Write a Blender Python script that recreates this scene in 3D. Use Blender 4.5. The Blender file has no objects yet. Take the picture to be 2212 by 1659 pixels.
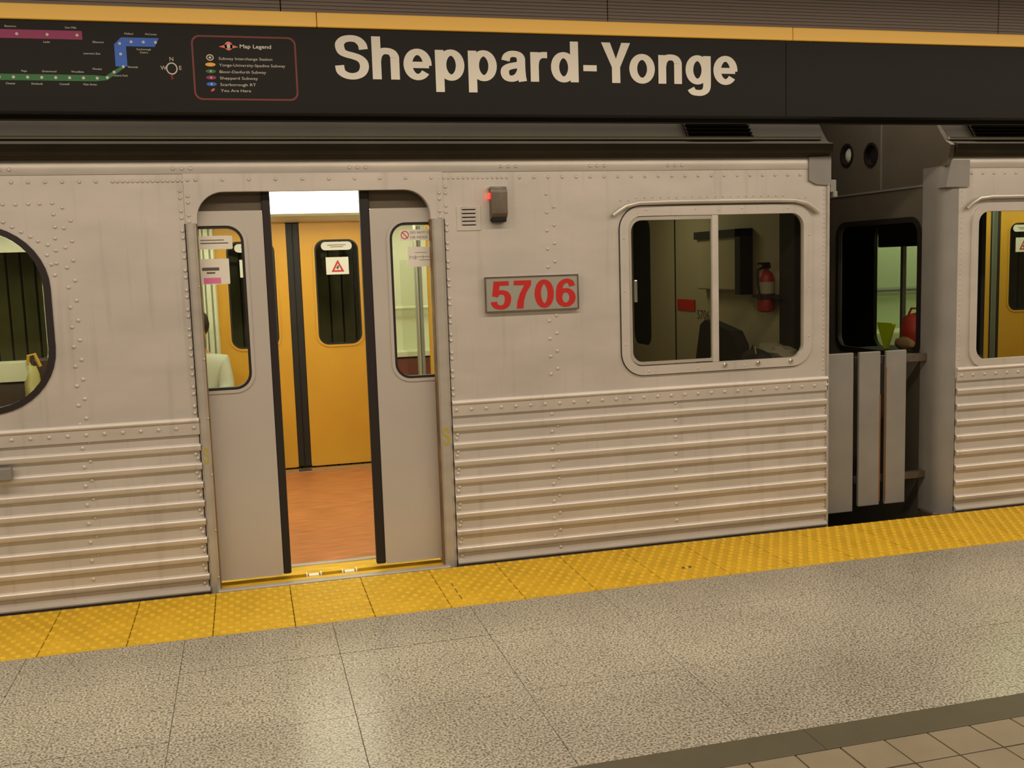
import bpy, bmesh, math, random
from mathutils import Vector, Matrix
from mathutils.geometry import tessellate_polygon
R = random.Random(5)
S = bpy.context.scene
COL = S.collection

# ---------------------------------------------------------------- camera, world, lights, exposure
cam = bpy.data.cameras.new('camera'); cam_ob = bpy.data.objects.new('camera', cam); COL.objects.link(cam_ob)
cam.sensor_width = 36.0; cam.lens = 35.378; cam.clip_start = 0.05
YAW, PITCH, ROLL = 0.25629, 0.11811, -0.03188
fw = Vector((math.sin(YAW)*math.cos(PITCH), math.cos(YAW)*math.cos(PITCH), -math.sin(PITCH)))
rt = Vector((math.cos(YAW), -math.sin(YAW), 0)); up = rt.cross(fw)
r2 = rt*math.cos(ROLL)+up*math.sin(ROLL); u2 = up*math.cos(ROLL)-rt*math.sin(ROLL)
M = Matrix((r2, u2, -fw)).transposed().to_4x4(); M.translation = Vector((0, -5.1008, 1.5583))
cam_ob.matrix_world = M
S.camera = cam_ob
w = bpy.data.worlds.new('world'); S.world = w; w.use_nodes = True
w.node_tree.nodes['Background'].inputs[0].default_value = (1.0, .80, .55, 1)
w.node_tree.nodes['Background'].inputs[1].default_value = 0.055
S.view_settings.view_transform = 'Standard'; S.view_settings.look = 'None'
S.view_settings.exposure = 0.79; S.view_settings.gamma = 1.0; S.view_settings.use_curve_mapping = False

def area(name, loc, sx, sy, power, col, rot=(0, 0, 0)):
    l = bpy.data.lights.new(name, 'AREA'); l.shape = 'RECTANGLE'; l.size = sx; l.size_y = sy; l.energy = power; l.color = col
    o = bpy.data.objects.new(name, l); o.location = loc; o.rotation_euler = rot; COL.objects.link(o); return o
WARM = (1.0, .825, .63)
area('platform_tube_row', (1.6, -1.75, 3.02), 15, .16, 135, WARM)
area('platform_tube_row', (1.6, -5.2, 3.02), 15, .16, 130, WARM)
GREEN = (.93, 1.0, .50)
area('saloon_lamp', (-1.0, 1.5, 2.14), 4.6, .5, 4, GREEN)
area('saloon_lamp', (6.6, 1.6, 2.14), 3.6, .5, 7, (.85, 1.0, .48))

area('track_tube_row', (1.0, .35, 3.08), 12, .12, 46, WARM)
area('cab_fill', (2.45, 1.6, 2.16), .5, .2, 2.3, (1.0, .92, .55))  # added fill light to brighten the cab, which has no lamp of its own

# ---------------------------------------------------------------- materials
def lin(c):
    return tuple((x/255/12.92) if x/255 <= .04045 else ((x/255+.055)/1.055)**2.4 for x in c)
def mat(name, c, rough=.5, metal=0., var=0., vscale=3., stretch=(1, 1, 1), bump=0., bscale=200., spec=.5, emit=None, estr=0., c2=None, rvar=0.):
    m = bpy.data.materials.new(name); m.use_nodes = True; n = m.node_tree.nodes; l = m.node_tree.links
    b = n['Principled BSDF']; c = lin(c)
    b.inputs['Base Color'].default_value = (*c, 1); b.inputs['Roughness'].default_value = rough
    b.inputs['Metallic'].default_value = metal; b.inputs['Specular IOR Level'].default_value = spec
    if emit: b.inputs['Emission Color'].default_value = (*lin(emit), 1); b.inputs['Emission Strength'].default_value = estr
    if var or bump:
        t = n.new('ShaderNodeNewGeometry'); mp = n.new('ShaderNodeMapping'); l.new(t.outputs['Position'], mp.inputs[0]); mp.inputs['Scale'].default_value = stretch
    if var:
        k = n.new('ShaderNodeTexNoise'); k.inputs['Scale'].default_value = vscale; k.inputs['Detail'].default_value = 6; l.new(mp.outputs[0], k.inputs[0])
        r = n.new('ShaderNodeValToRGB'); r.color_ramp.elements[0].position = .3; r.color_ramp.elements[1].position = .7
        d = lin(c2) if False else None
        lo = tuple(x*(1-var) for x in c) if c2 is None else tuple(x for x in lin(c2)); hi = tuple(min(1, x*(1+var*.6)) for x in c)
        r.color_ramp.elements[0].color = (*lo, 1); r.color_ramp.elements[1].color = (*hi, 1)
        l.new(k.outputs['Fac'], r.inputs[0]); l.new(r.outputs[0], b.inputs['Base Color'])
        if rvar:
            q = n.new('ShaderNodeMapRange'); q.inputs[3].default_value = rough-rvar; q.inputs[4].default_value = rough+rvar
            l.new(k.outputs['Fac'], q.inputs[0]); l.new(q.outputs[0], b.inputs['Roughness'])
    if bump:
        k2 = n.new('ShaderNodeTexNoise'); k2.inputs['Scale'].default_value = bscale; k2.inputs['Detail'].default_value = 3; l.new(mp.outputs[0], k2.inputs[0])
        bp = n.new('ShaderNodeBump'); bp.inputs['Strength'].default_value = bump; bp.inputs['Distance'].default_value = .002
        l.new(k2.outputs['Fac'], bp.inputs['Height']); l.new(bp.outputs[0], b.inputs['Normal'])
    return m
def glass(name, tint, refl=.08):
    m = bpy.data.materials.new(name); m.use_nodes = True; n = m.node_tree.nodes; l = m.node_tree.links
    n.remove(n['Principled BSDF']); o = n['Material Output']
    t = n.new('ShaderNodeBsdfTransparent'); t.inputs[0].default_value = (*tint, 1)
    g = n.new('ShaderNodeBsdfGlossy'); g.inputs['Roughness'].default_value = .03; g.inputs[0].default_value = (.9, .9, .9, 1)
    f = n.new('ShaderNodeFresnel'); f.inputs[0].default_value = 1.35
    x = n.new('ShaderNodeMixShader'); gb = n.new('ShaderNodeNewGeometry'); iv = n.new('ShaderNodeMath'); iv.operation = 'SUBTRACT'; iv.inputs[0].default_value = 1; l.new(gb.outputs['Backfacing'], iv.inputs[1]); ml_ = n.new('ShaderNodeMath'); ml_.operation = 'MULTIPLY'; l.new(f.outputs[0], ml_.inputs[0]); l.new(iv.outputs[0], ml_.inputs[1])
    l.new(ml_.outputs[0], x.inputs[0]); l.new(t.outputs[0], x.inputs[1]); l.new(g.outputs[0], x.inputs[2]); l.new(x.outputs[0], o.inputs[0])
    return m
def granite():
    m = bpy.data.materials.new('granite'); m.use_nodes = True; n = m.node_tree.nodes; l = m.node_tree.links; b = n['Principled BSDF']
    t = n.new('ShaderNodeNewGeometry')
    def noise(s, d=2):
        k = n.new('ShaderNodeTexNoise'); k.inputs['Scale'].default_value = s; k.inputs['Detail'].default_value = d; l.new(t.outputs['Position'], k.inputs[0]); return k
    k = noise(120, 3); r = n.new('ShaderNodeValToRGB'); e = r.color_ramp.elements
    e[0].position = .36; e[0].color = (*lin((84, 82, 80)), 1); e[1].position = .62; e[1].color = (*lin((188, 184, 168)), 1)
    e2 = e.new(.47); e2.color = (*lin((148, 143, 130)), 1)
    l.new(k.outputs['Fac'], r.inputs[0])
    v = n.new('ShaderNodeTexVoronoi'); v.inputs['Scale'].default_value = 75; l.new(t.outputs['Position'], v.inputs[0])
    sp = n.new('ShaderNodeSeparateColor'); l.new(v.outputs['Color'], sp.inputs[0])
    cm = n.new('ShaderNodeMath'); cm.operation = 'LESS_THAN'; cm.inputs[1].default_value = .13; l.new(sp.outputs[0], cm.inputs[0])
    cl = n.new('ShaderNodeMath'); cl.operation = 'LESS_THAN'; cl.inputs[1].default_value = .45; l.new(v.outputs['Distance'], cl.inputs[0])
    mu = n.new('ShaderNodeMath'); mu.operation = 'MULTIPLY'; l.new(cm.outputs[0], mu.inputs[0]); l.new(cl.outputs[0], mu.inputs[1])
    m2 = n.new('ShaderNodeMath'); m2.operation = 'MULTIPLY'; m2.inputs[1].default_value = .65; l.new(mu.outputs[0], m2.inputs[0])
    mx = n.new('ShaderNodeMix'); mx.data_type = 'RGBA'; l.new(m2.outputs[0], mx.inputs[0]); l.new(r.outputs[0], mx.inputs[6]); mx.inputs[7].default_value = (*lin((88, 84, 80)), 1)
    k3 = noise(2.2, 4); mr = n.new('ShaderNodeMapRange'); mr.inputs[1].default_value = .3; mr.inputs[2].default_value = .7; mr.inputs[3].default_value = .87; mr.inputs[4].default_value = 1.05
    l.new(k3.outputs['Fac'], mr.inputs[0])
    vm = n.new('ShaderNodeVectorMath'); vm.operation = 'SCALE'; l.new(mx.outputs[2], vm.inputs[0]); l.new(mr.outputs[0], vm.inputs['Scale']); l.new(vm.outputs[0], b.inputs['Base Color'])
    b.inputs['Roughness'].default_value = .255; b.inputs['Specular IOR Level'].default_value = .6
    return m
ALU = mat('brushed_aluminium', (206, 200, 194), .40, .30, .10, 2.5, (1, 1, 2.5), .04, 60)
def streaks(m, amt=.22):
    n = m.node_tree.nodes; l = m.node_tree.links; b = n['Principled BSDF']; src = b.inputs['Base Color'].links[0].from_socket
    t = n.new('ShaderNodeNewGeometry'); mp = n.new('ShaderNodeMapping'); mp.inputs['Scale'].default_value = (9, 9, .55); l.new(t.outputs['Position'], mp.inputs[0])
    k = n.new('ShaderNodeTexNoise'); k.inputs['Scale'].default_value = 2.2; k.inputs['Detail'].default_value = 5; l.new(mp.outputs[0], k.inputs[0])
    r = n.new('ShaderNodeMapRange'); r.inputs[1].default_value = .56; r.inputs[2].default_value = .78; r.inputs[3].default_value = 0; r.inputs[4].default_value = amt; l.new(k.outputs['Fac'], r.inputs[0])
    x = n.new('ShaderNodeMix'); x.data_type = 'RGBA'; l.new(r.outputs[0], x.inputs[0]); l.new(src, x.inputs[6]); x.inputs[7].default_value = (*lin((110, 98, 84)), 1); l.new(x.outputs[2], b.inputs['Base Color'])
streaks(ALU)
ALU2 = mat('brushed_aluminium_dull', (190, 184, 176), .36, .35, .12, 3, (1, 1, 3))
DOORM = mat('door_paint', (198, 192, 186), .4, .25, .05, 2)
GREYM = mat('grey_paint', (138, 136, 132), .5, .1, .10, 5)
ENDM = mat('end_paint', (104, 98, 86), .5, .1, .12, 3)
CHROME = mat('polished_metal', (205, 203, 198), .22, .9)
GRIME = mat('grimy_metal', (118, 108, 96), .45, .6, .35, 8)
BLACKR = mat('black_rubber', (30, 24, 22), .55)
DARK = mat('dark_void', (14, 13, 11), .8)
ROOFM = mat('roof_coating', (58, 50, 36), .7, 0, .25, 4)
YEL = mat('yellow_door_enamel', (218, 162, 52), .35, 0, .05, 3)
CREAM = mat('cream_laminate', (214, 214, 188), .45, 0, .03, 2)
FLOORW = mat('orange_brown_floor', (192, 120, 68), .42, 0, .35, 5, (1.2, 9, 1), rvar=.08)
DBROWN = mat('dark_brown_vinyl', (64, 46, 30), .5)
MAROON = mat('maroon_vinyl', (112, 46, 36), .5)
SILLY = mat('sill_yellow', (222, 176, 30), .5, 0, .25, 9, (1, 3, 1))
TACT = mat('tactile_yellow', (204, 165, 24), .6, 0, .14, 6); DOME = mat('dome_yellow', (220, 181, 36), .5, 0, .10, 8)  # domes get a lighter yellow than the tile base
GRAN = granite()
GROUT = mat('grout', (124, 118, 106), .8)
BORDER = mat('border_taupe', (82, 77, 60), .5, 0, .08, 12)
BEIGE = mat('beige_tile', (134, 124, 104), .45, 0, .10, 6)
SIGNB = mat('sign_black', (20, 19, 18), .5, spec=.2)
SIGNW = mat('sign_white', (222, 218, 208), .5)
STRIPY = mat('trim_yellow', (250, 200, 84), .4)
BROWN = mat('brown_ribbed_metal', (112, 100, 92), .5, .1)
RED = mat('number_red', (190, 34, 30), .45)
PLATEM = mat('plate_metal', (184, 182, 172), .35, .5)
TUNNEL = mat('tunnel_panel', (150, 138, 84), .7, 0, .2, 5)
CONC = mat('concrete', (92, 86, 78), .85, 0, .2, 3)
PALEST = mat('sticker_white', (228, 224, 214), .6)
PINK = mat('sticker_pink', (224, 120, 170), .6)
INK = mat('ink_grey', (96, 86, 80), .6)
REDP = mat('red_print', (196, 40, 34), .6)
DIFF2 = mat('dim_diffuser', (250, 250, 240), .4, emit=(250, 255, 222), estr=1.3)
DIFF = mat('lamp_diffuser', (250, 250, 240), .4, emit=(255, 255, 232), estr=2.8)
GL = glass('clear_glass', (.93, .95, .90)); GLD = glass('tinted_glass', (.84, .84, .78))
CABW = mat('cab_beige', (176, 166, 146), .6, 0, .05, 2)
CLOTHD = mat('dark_cloth', (38, 34, 32), .8); CLOTHG = mat('pale_cloth', (150, 144, 132), .85)
LIME = mat('lime_fabric', (205, 225, 20), .6); CORAL = mat('red_nylon', (180, 56, 46), .6)
SKIN = mat('skin', (196, 146, 112), .5); HAIR = mat('dark_hair', (30, 24, 20), .5); WHITEC = mat('white_cotton', (190, 190, 174), .8); JEANS = mat('navy_cloth', (40, 44, 60), .8)
GREENW = mat('pale_green_wall', (196, 208, 178), .5)
OCHRE = mat('worn_yellow_green', (172, 160, 54), .6)
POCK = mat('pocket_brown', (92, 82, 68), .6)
DRED = mat('dull_red', (140, 36, 30), .5)
LENS = mat('lens_glass', (236, 242, 222), .15, 0)
SEAL = mat('rusty_seal', (122, 96, 62), .7, 0, .4, 9)
RUST = mat('rust_streak', (150, 92, 34), .7)

# ---------------------------------------------------------------- mesh helpers
def mesh(name, V, F, smooth=False, ang=.6):
    me = bpy.data.meshes.new(name); me.from_pydata([tuple(v) for v in V], [], F); me.validate()
    bm = bmesh.new(); bm.from_mesh(me); bmesh.ops.recalc_face_normals(bm, faces=bm.faces); bm.to_mesh(me); bm.free()
    if smooth: me.shade_smooth(); me.set_sharp_from_angle(angle=ang)
    return me
def link(name, me, m, parent=None, **kw):
    o = bpy.data.objects.new(name, me); COL.objects.link(o)
    if m and me and not me.materials: me.materials.append(m)
    if parent: 
        o.parent = parent
        if parent.type == 'EMPTY' or parent.get('moved'): o.matrix_parent_inverse = Matrix.Translation(-Vector(parent.location))
    for k, v in kw.items(): o[k] = v
    return o
class G:                                     # collects shapes that make up ONE part
    def __init__(s): s.V = []; s.F = []
    def add(s, V, F):
        n = len(s.V); s.V += [tuple(v) for v in V]; s.F += [tuple(i+n for i in f) for f in F]; return s
    def box(s, a, b):
        x0, y0, z0 = a; x1, y1, z1 = b
        return s.add([(x0,y0,z0),(x1,y0,z0),(x1,y1,z0),(x0,y1,z0),(x0,y0,z1),(x1,y0,z1),(x1,y1,z1),(x0,y1,z1)],
                     [(0,3,2,1),(4,5,6,7),(0,1,5,4),(1,2,6,5),(2,3,7,6),(3,0,4,7)])
    def bev(s, a, b, r=.004):
        bm = bmesh.new(); g = G().box(a, b); vs = [bm.verts.new(v) for v in g.V]
        for f in g.F: bm.faces.new([vs[i] for i in f])
        bmesh.ops.bevel(bm, geom=list(bm.edges), offset=r, segments=2, affect='EDGES', profile=.5)
        bm.verts.index_update(); V = [v.co[:] for v in bm.verts]; F = [[v.index for v in f.verts] for f in bm.faces]; bm.free(); return s.add(V, F)
    def prism(s, prof, x0, x1, axis='x'):     # prof: closed loop of (y,z) swept along x (or (x,z) along y, (x,y) along z)
        n = len(prof)
        P = {'x': lambda t, p: (t, p[0], p[1]), 'y': lambda t, p: (p[0], t, p[1]), 'z': lambda t, p: (p[0], p[1], t)}[axis]
        V = [P(x0, p) for p in prof]+[P(x1, p) for p in prof]
        F = [(i, (i+1) % n, (i+1) % n+n, i+n) for i in range(n)]
        tri = tessellate_polygon([[Vector((p[0], p[1], 0)) for p in prof]])
        F += [tuple(t) for t in tri]+[tuple(i+n for i in t) for t in tri]
        return s.add(V, F)
    def plate(s, outer, holes, d0, d1, plane='xz'):   # flat sheet with holes; d0..d1 its thickness
        loops = [outer]+list(holes); pts = [p for L in loops for p in L]; n = len(pts)
        P = {'xz': lambda p, d: (p[0], d, p[1]), 'yz': lambda p, d: (d, p[0], p[1]), 'xy': lambda p, d: (p[0], p[1], d)}[plane]
        V = [P(p, d0) for p in pts]+[P(p, d1) for p in pts]
        tri = tessellate_polygon([[Vector((p[0], p[1], 0)) for p in L] for L in loops])
        F = [tuple(t) for t in tri]+[tuple(i+n for i in reversed(t)) for t in tri]
        o = 0
        for L in loops:
            k = len(L); F += [(o+i, o+(i+1) % k, o+(i+1) % k+n, o+i+n) for i in range(k)]; o += k
        return s.add(V, F)
    def tube(s, pts, r, n=8, caps=True):
        pts = [Vector(p) for p in pts]; V = []; F = []; prev = None
        for i, p in enumerate(pts):
            t = ((pts[min(i+1, len(pts)-1)]-pts[max(i-1, 0)])).normalized()
            a = t.orthogonal().normalized() if prev is None else (prev-t*prev.dot(t)).normalized()
            prev = a; b = t.cross(a)
            rr = r[i] if isinstance(r, (list, tuple)) else r
            V += [p+a*rr*math.cos(2*math.pi*k/n)+b*rr*math.sin(2*math.pi*k/n) for k in range(n)]
        for i in range(len(pts)-1):
            for k in range(n): F.append((i*n+k, i*n+(k+1) % n, (i+1)*n+(k+1) % n, (i+1)*n+k))
        if caps: F += [tuple(range(n)), tuple(range((len(pts)-1)*n, len(pts)*n))]
        return s.add(V, F)
    def lathe(s, c, prof, axis, n=20):        # prof: (radius, along); axis unit vector
        ax = Vector(axis); a = ax.orthogonal().normalized(); b = ax.cross(a); c = Vector(c); V = []; F = []
        for r, h in prof: V += [c+ax*h+(a*math.cos(2*math.pi*k/n)+b*math.sin(2*math.pi*k/n))*r for k in range(n)]
        for i in range(len(prof)-1):
            for k in range(n): F.append((i*n+k, i*n+(k+1) % n, (i+1)*n+(k+1) % n, (i+1)*n+k))
        F += [tuple(range(n)), tuple(range((len(prof)-1)*n, len(prof)*n))]
        return s.add(V, F)
    def blob(s, c, rad, seed=0, amp=.15, n=3):
        bm = bmesh.new(); bmesh.ops.create_icosphere(bm, subdivisions=n, radius=1); q = random.Random(seed); ph = [q.uniform(0, 6) for _ in range(6)]
        V = []
        for v in bm.verts:
            p = v.co; k = 1+amp*(math.sin(5*p.x+ph[0])*math.sin(4*p.y+ph[1])+.6*math.sin(9*p.z+ph[2]+3*p.x)+.4*math.sin(13*p.y+ph[3]))
            V.append((c[0]+p.x*k*rad[0], c[1]+p.y*k*rad[1], c[2]+p.z*k*rad[2]))
        bm.verts.index_update(); F = [[v.index for v in f.verts] for f in bm.faces]; bm.free(); return s.add(V, F)
    def ob(s, name, m, parent=None, smooth=False, ang=.6, **kw):
        return link(name, mesh(name, s.V, s.F, smooth, ang), m, parent, **kw)
def rr(x0, z0, x1, z1, r, n=7):               # rounded rectangle loop, counter-clockwise
    rs = r if isinstance(r, (list, tuple)) else (r,)*4; P = []
    for (cx, cz, a), q in zip(((x0, z0, 180), (x1, z0, 270), (x1, z1, 0), (x0, z1, 90)), rs):
        ox = cx+q if cx == x0 else cx-q; oz = cz+q if cz == z0 else cz-q
        for i in range(n+1):
            t = math.radians(a+90*i/n); P.append((ox+q*math.cos(t), oz+q*math.sin(t)))
    return P
def rect(x0, z0, x1, z1): return [(x0, z0), (x1, z0), (x1, z1), (x0, z1)]
def ell(cx, cz, a, b, n=16, rot=0): 
    return [(cx+a*math.cos(t)*math.cos(rot)-b*math.sin(t)*math.sin(rot), cz+a*math.cos(t)*math.sin(rot)+b*math.sin(t)*math.cos(rot)) for t in [2*math.pi*i/n for i in range(n)]]
def empty(name, loc, label=None, cat=None, group=None, kind=None):
    o = bpy.data.objects.new(name, None); o.location = loc; COL.objects.link(o); o.empty_display_size = .1
    for k, v in (('label', label), ('category', cat), ('group', group), ('kind', kind)):
        if v: o[k] = v
    return o
# lettering: glyph outlines of the built-in font turned into flat raised meshes
scratch = bpy.data.scenes.new('scratch')
def text(s, size, offset=0., res=3, depth=.0015):
    cu = bpy.data.curves.new('t', 'FONT'); cu.body = s; cu.size = size; cu.offset = offset; cu.resolution_u = res; cu.extrude = depth
    o = bpy.data.objects.new('t', cu); scratch.collection.objects.link(o); scratch.view_layers[0].update()
    dg = scratch.view_layers[0].depsgraph
    me = bpy.data.meshes.new_from_object(o.evaluated_get(dg)); V = [v.co[:] for v in me.vertices]; F = [tuple(p.vertices) for p in me.polygons]
    bpy.data.objects.remove(o); bpy.data.meshes.remove(me); bpy.data.curves.remove(cu)
    return V, F
def fit(VF, x0, x1, z0, z1, y, shear=0):      # place lettering on a wall facing -y, filling the given box
    V, F = VF; a = min(v[0] for v in V); b = max(v[0] for v in V); c = min(v[1] for v in V); d = max(v[1] for v in V)
    kx = (x1-x0)/(b-a); kz = (z1-z0)/(d-c)
    return [(x0+(v[0]-a)*kx, y-v[2], z0+(v[1]-c)*kz) for v in V], F
# grotesque capitals, lower case and numerals drawn from strokes (100 units = capital height)
def ringp(cx, cz, a, b, t0=0, t1=360, n=28): return [(cx+a*math.cos(math.radians(t0+(t1-t0)*i/n)), cz+b*math.sin(math.radians(t0+(t1-t0)*i/n))) for i in range(n+1)]
def spline(P, k=5):
    O = []; Q = [P[0]]+P+[P[-1]]
    for i in range(1, len(Q)-2):
        p0, p1, p2, p3 = (Vector(Q[i+d]) for d in (-1, 0, 1, 2))
        for q in range(k):
            t = q/k; v = .5*((2*p1)+(p2-p0)*t+(2*p0-5*p1+4*p2-p3)*t*t+(3*p1-p0-3*p2+p3)*t**3); O.append((v.x, v.y))
    return O+[P[-1]]
ARCH = spline([(9, 42), (12, 56), (20, 65), (31, 66.5), (40.5, 63), (45.5, 54), (46, 44), (46, 0)])
GLYPH = {
 'S': (66, [spline([(57.5, 69), (55, 81), (46, 91), (33, 94), (19, 91), (11, 82), (11, 71), (15, 62), (24, 57), (36, 53.5), (48, 48.5), (56, 40), (58, 28), (54, 16), (46, 9), (34, 6), (21, 8.5), (11, 17), (8.5, 31)])], []),
 'h': (56, [[(9, 0), (9, 100)], ARCH], []), 'n': (56, [[(9, 0), (9, 72)], ARCH], []),
 'e': (57, [ringp(28.5, 36.5, 20, 29.8, -5, 322), [(12, 35.5), (52, 35.5)]], []),
 'p': (61, [[(9, -28), (9, 72)], ringp(33, 36.5, 19, 29.8)], []), 'd': (61, [[(52, 0), (52, 100)], ringp(28, 36.5, 19, 29.8)], []),
 'a': (57, [spline([(11, 50), (14, 60), (21, 65.5), (30, 66.5), (39, 64), (44, 57), (44.5, 48)])+[(44.5, 30), (45.5, 12), (47.5, 0)], spline([(44, 42), (33, 39), (20, 36), (11, 30), (9, 20), (13, 10), (22, 6.5), (31, 8.5), (39, 15), (44, 25)])], []),
 'r': (37, [[(9, 0), (9, 72)], spline([(9, 38), (11, 52), (17, 61), (25, 65), (37, 65.3)])], []),
 '-': (36, [], [[(3, 28), (33, 28), (33, 43), (3, 43)]]),
 'Y': (66, [], [[(0, 100), (20, 100), (33, 60), (46, 100), (66, 100), (42.3, 39), (42.3, 0), (23.7, 0), (23.7, 39)]]),
 'o': (60, [ringp(30, 36.5, 20.5, 29.8)], []),
 'g': (59, [ringp(28, 36.5, 19, 29.8), spline([(51, 72), (51, 40), (51, 6), (50, -9), (46, -17), (38, -21.5), (28, -22), (18, -19.5), (12, -11)])], []),
 '5': (56, [[(51, 92), (15, 92)], [(17, 99), (11.5, 46)], spline([(9, 47), (17, 57), (29, 60.5), (41, 56.5), (47, 46), (47.5, 33), (44, 17), (36, 8.5), (27, 6.5), (15, 9.5), (8.5, 18), (7, 27)])], []),
 '7': (56, [], [[(3, 100), (53, 100), (53, 84), (38, 55), (31, 27), (28.5, 0), (9.5, 0), (12.5, 27), (20, 54), (33.5, 84), (3, 84)]]),
 '0': (56, [ringp(28, 50, 19, 43.5)], []),
 '6': (57, [ringp(28.5, 33, 20, 26.5), spline([(48, 74), (44, 87), (34, 93.5), (24, 91), (14, 80), (9.5, 62), (8.5, 44), (8.6, 32)])], []) }
def ribbon(g, P, wv=18.0, wh=15.0, top=1.0):
    n = len(P); closed = (Vector(P[0])-Vector(P[-1])).length < 1e-3; V = []
    for i in range(n):
        a = Vector(P[i-1 if i else (n-2 if closed else 0)]); b = Vector(P[i+1 if i < n-1 else (1 if closed else n-1)]); t = (b-a).normalized(); m = Vector((-t.y, t.x))
        w = math.hypot(wv*m.x, wh*m.y)/2; p = Vector(P[i]); V += [(p+m*w), (p-m*w)]
    F3 = [(v.x, v.y, z) for z in (top, .12-.12*top) for v in V]; N = 2*n; F = []
    for i in range(n-1):
        a, b, c, d = 2*i, 2*i+1, 2*i+3, 2*i+2; F += [(a, b, c, d), (a, d, d+N, a+N), (b, b+N, c+N, c)]
    F += [(0, N, N+1, 1), (2*n-2, 2*n-1, 2*n-1+N, 2*n-2+N)]
    g.add(F3, F)
def outlined(txt, gap=8, wv=18.0, wh=15.0):
    x = 0; out = []
    for i, c in enumerate(txt):
        w_, st, po = GLYPH[c]; g = G()
        for k, P in enumerate(st): ribbon(g, [(p[0]+x, p[1]) for p in P], wv, wh, 1-.12*k)
        for P in po: g.plate([(p[0]+x, p[1]) for p in P], [], 1, 0, 'xy')
        out.append((g.V, g.F)); x += w_+gap-(11 if c == 'Y' else 0)
    return out
def lettered(L, x0, x1, z0, z1, y, th):          # place a row of glyph meshes in a box on a wall facing -y
    a = min(v[0] for V, F in L for v in V); b = max(v[0] for V, F in L for v in V); c = min(v[1] for V, F in L for v in V); d = max(v[1] for V, F in L for v in V)
    return [([(x0+(v[0]-a)*(x1-x0)/(b-a), y-th*v[2], z0+(v[1]-c)*(z1-z0)/(d-c)) for v in V], F) for V, F in L]
def words_at(s, x, z, h, y, m, parent, name='lettering', w=None, off=0.):
    V, F = text(s, 1, off); a = min(v[0] for v in V); b = max(v[0] for v in V); k = h/.73
    V2 = [(x+(v[0]-a)*(k if w is None else w/(b-a)), y-v[2]*.3, z+v[1]*k) for v in V]
    return link(name, mesh(name, V2, F), m, parent)

# ---------------------------------------------------------------- setting: platform
floor = G().box((-4.5, -9, -1.3), (9, -.075, -.03)).ob('floor', CONC, kind='structure')
XS = [-.336+.6275*i for i in range(-7, 15)]
def slabs(y0, y1, m, xs, name, gap=.0022, top=0., bev=.0012, th=.03, gx=None):
    gx = gap if gx is None else gx
    for a, b in zip(xs, xs[1:]):
        dz = R.uniform(-.0004, .0004)
        G().bev((a+gx, y0+gap, -th), (b-gx, y1-gap, top+dz), bev).ob(name, m, floor)
slabs(-1.083, -.690, GRAN, XS, 'granite_slab', .0030, gx=.0009)
slabs(-1.680, -1.083, GRAN, XS, 'granite_slab', .0009)
slabs(-2.267, -1.680, GRAN, XS, 'granite_slab', .0009)
slabs(-2.4135, -2.267, BORDER, [-4.4+1.22*i for i in range(12)], 'border_strip', .0008)
XT = [.300+.1605*i for i in range(0, 28)]
y = -2.4135
for k in range(4):
    slabs(y-.1605, y, BEIGE, XT, 'floor_tile', .0030); y -= .1605
G().box((-4.5, -9, -.03), (9, y, -.001)).ob('floor_finish', BEIGE, floor)
G().box((-4.5, -2.4135, -.03), (.300, -2.4135-.642, -.001)).ob('floor_finish', BEIGE, floor)
G().box((4.65, -2.4135, -.03), (9, -2.4135-.642, -.001)).ob('floor_finish', BEIGE, floor)
G().box((-4.5, -2.4, -.03), (9, -.69, -.006)).ob('grout_bed', GROUT, floor)
# tactile tiles with truncated domes
TP = .3529
def tactile():
    g = G().bev((.0018, -.610, -.03), (TP-.0018, -.002, 0), .002); nb = len(g.F)
    for j in range(12):
        for i in range(6):
            cx = TP/6*(i+.25+(.5 if j % 2 else 0)); cy = -.030-.0505*j
            n = 10; V = []
            for r, z in ((.0155, 0), (.0135, .0045), (.0085, .0068)): V += [(cx+r*math.cos(2*math.pi*k/n), cy+r*math.sin(2*math.pi*k/n), z) for k in range(n)]
            g.add(V, [(q*n+k, q*n+(k+1) % n, q*n+(k+1) % n+n, q*n+k+n) for q in range(2) for k in range(n)]+[tuple(range(2*n, 3*n))])
    me = mesh('tactile_tile', g.V, g.F); me.materials.append(TACT); me.materials.append(DOME)
    for k, p in enumerate(me.polygons): p.material_index = 1 if k >= nb else 0
    return me
tm = tactile()
for i in range(-7, 22):
    o = link('tactile_tile', tm, None, floor); o.location = (-.9274+TP*i, -.08, 0)
G().box((.9035, -.595, .0002), (.9065, -.337, .0012)).ob('crack', BLACKR, floor)
G().blob((2.09, -.515, .003), (.028, .012, .003), 3, .4, 2).ob('gum_stain', CONC, floor)
# track bed, tunnel wall, ceiling
G().box((-4.5, -.075, -1.5), (12, 4.3, -1.25)).ob('trackbed', CONC, kind='structure')
wb = G().box((-4.5, 4.3, -1.5), (12, 4.5, 3.3)).ob('wall_back', DARK, kind='structure')
pm = mesh('wall_panel', G().bev((.008, 4.26, -1.2), (.104, 4.3, 3.2), .003).V, G().bev((.008, 4.26, -1.2), (.104, 4.3, 3.2), .003).F)
for i in range(110):
    o = link('wall_panel', pm, TUNNEL, wb); o.location = (-2.6+.112*i, 0, 0)
G().box((-4.5, -9, 3.12), (12, 4.5, 3.3)).ob('ceiling', CONC, kind='structure')
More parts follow.
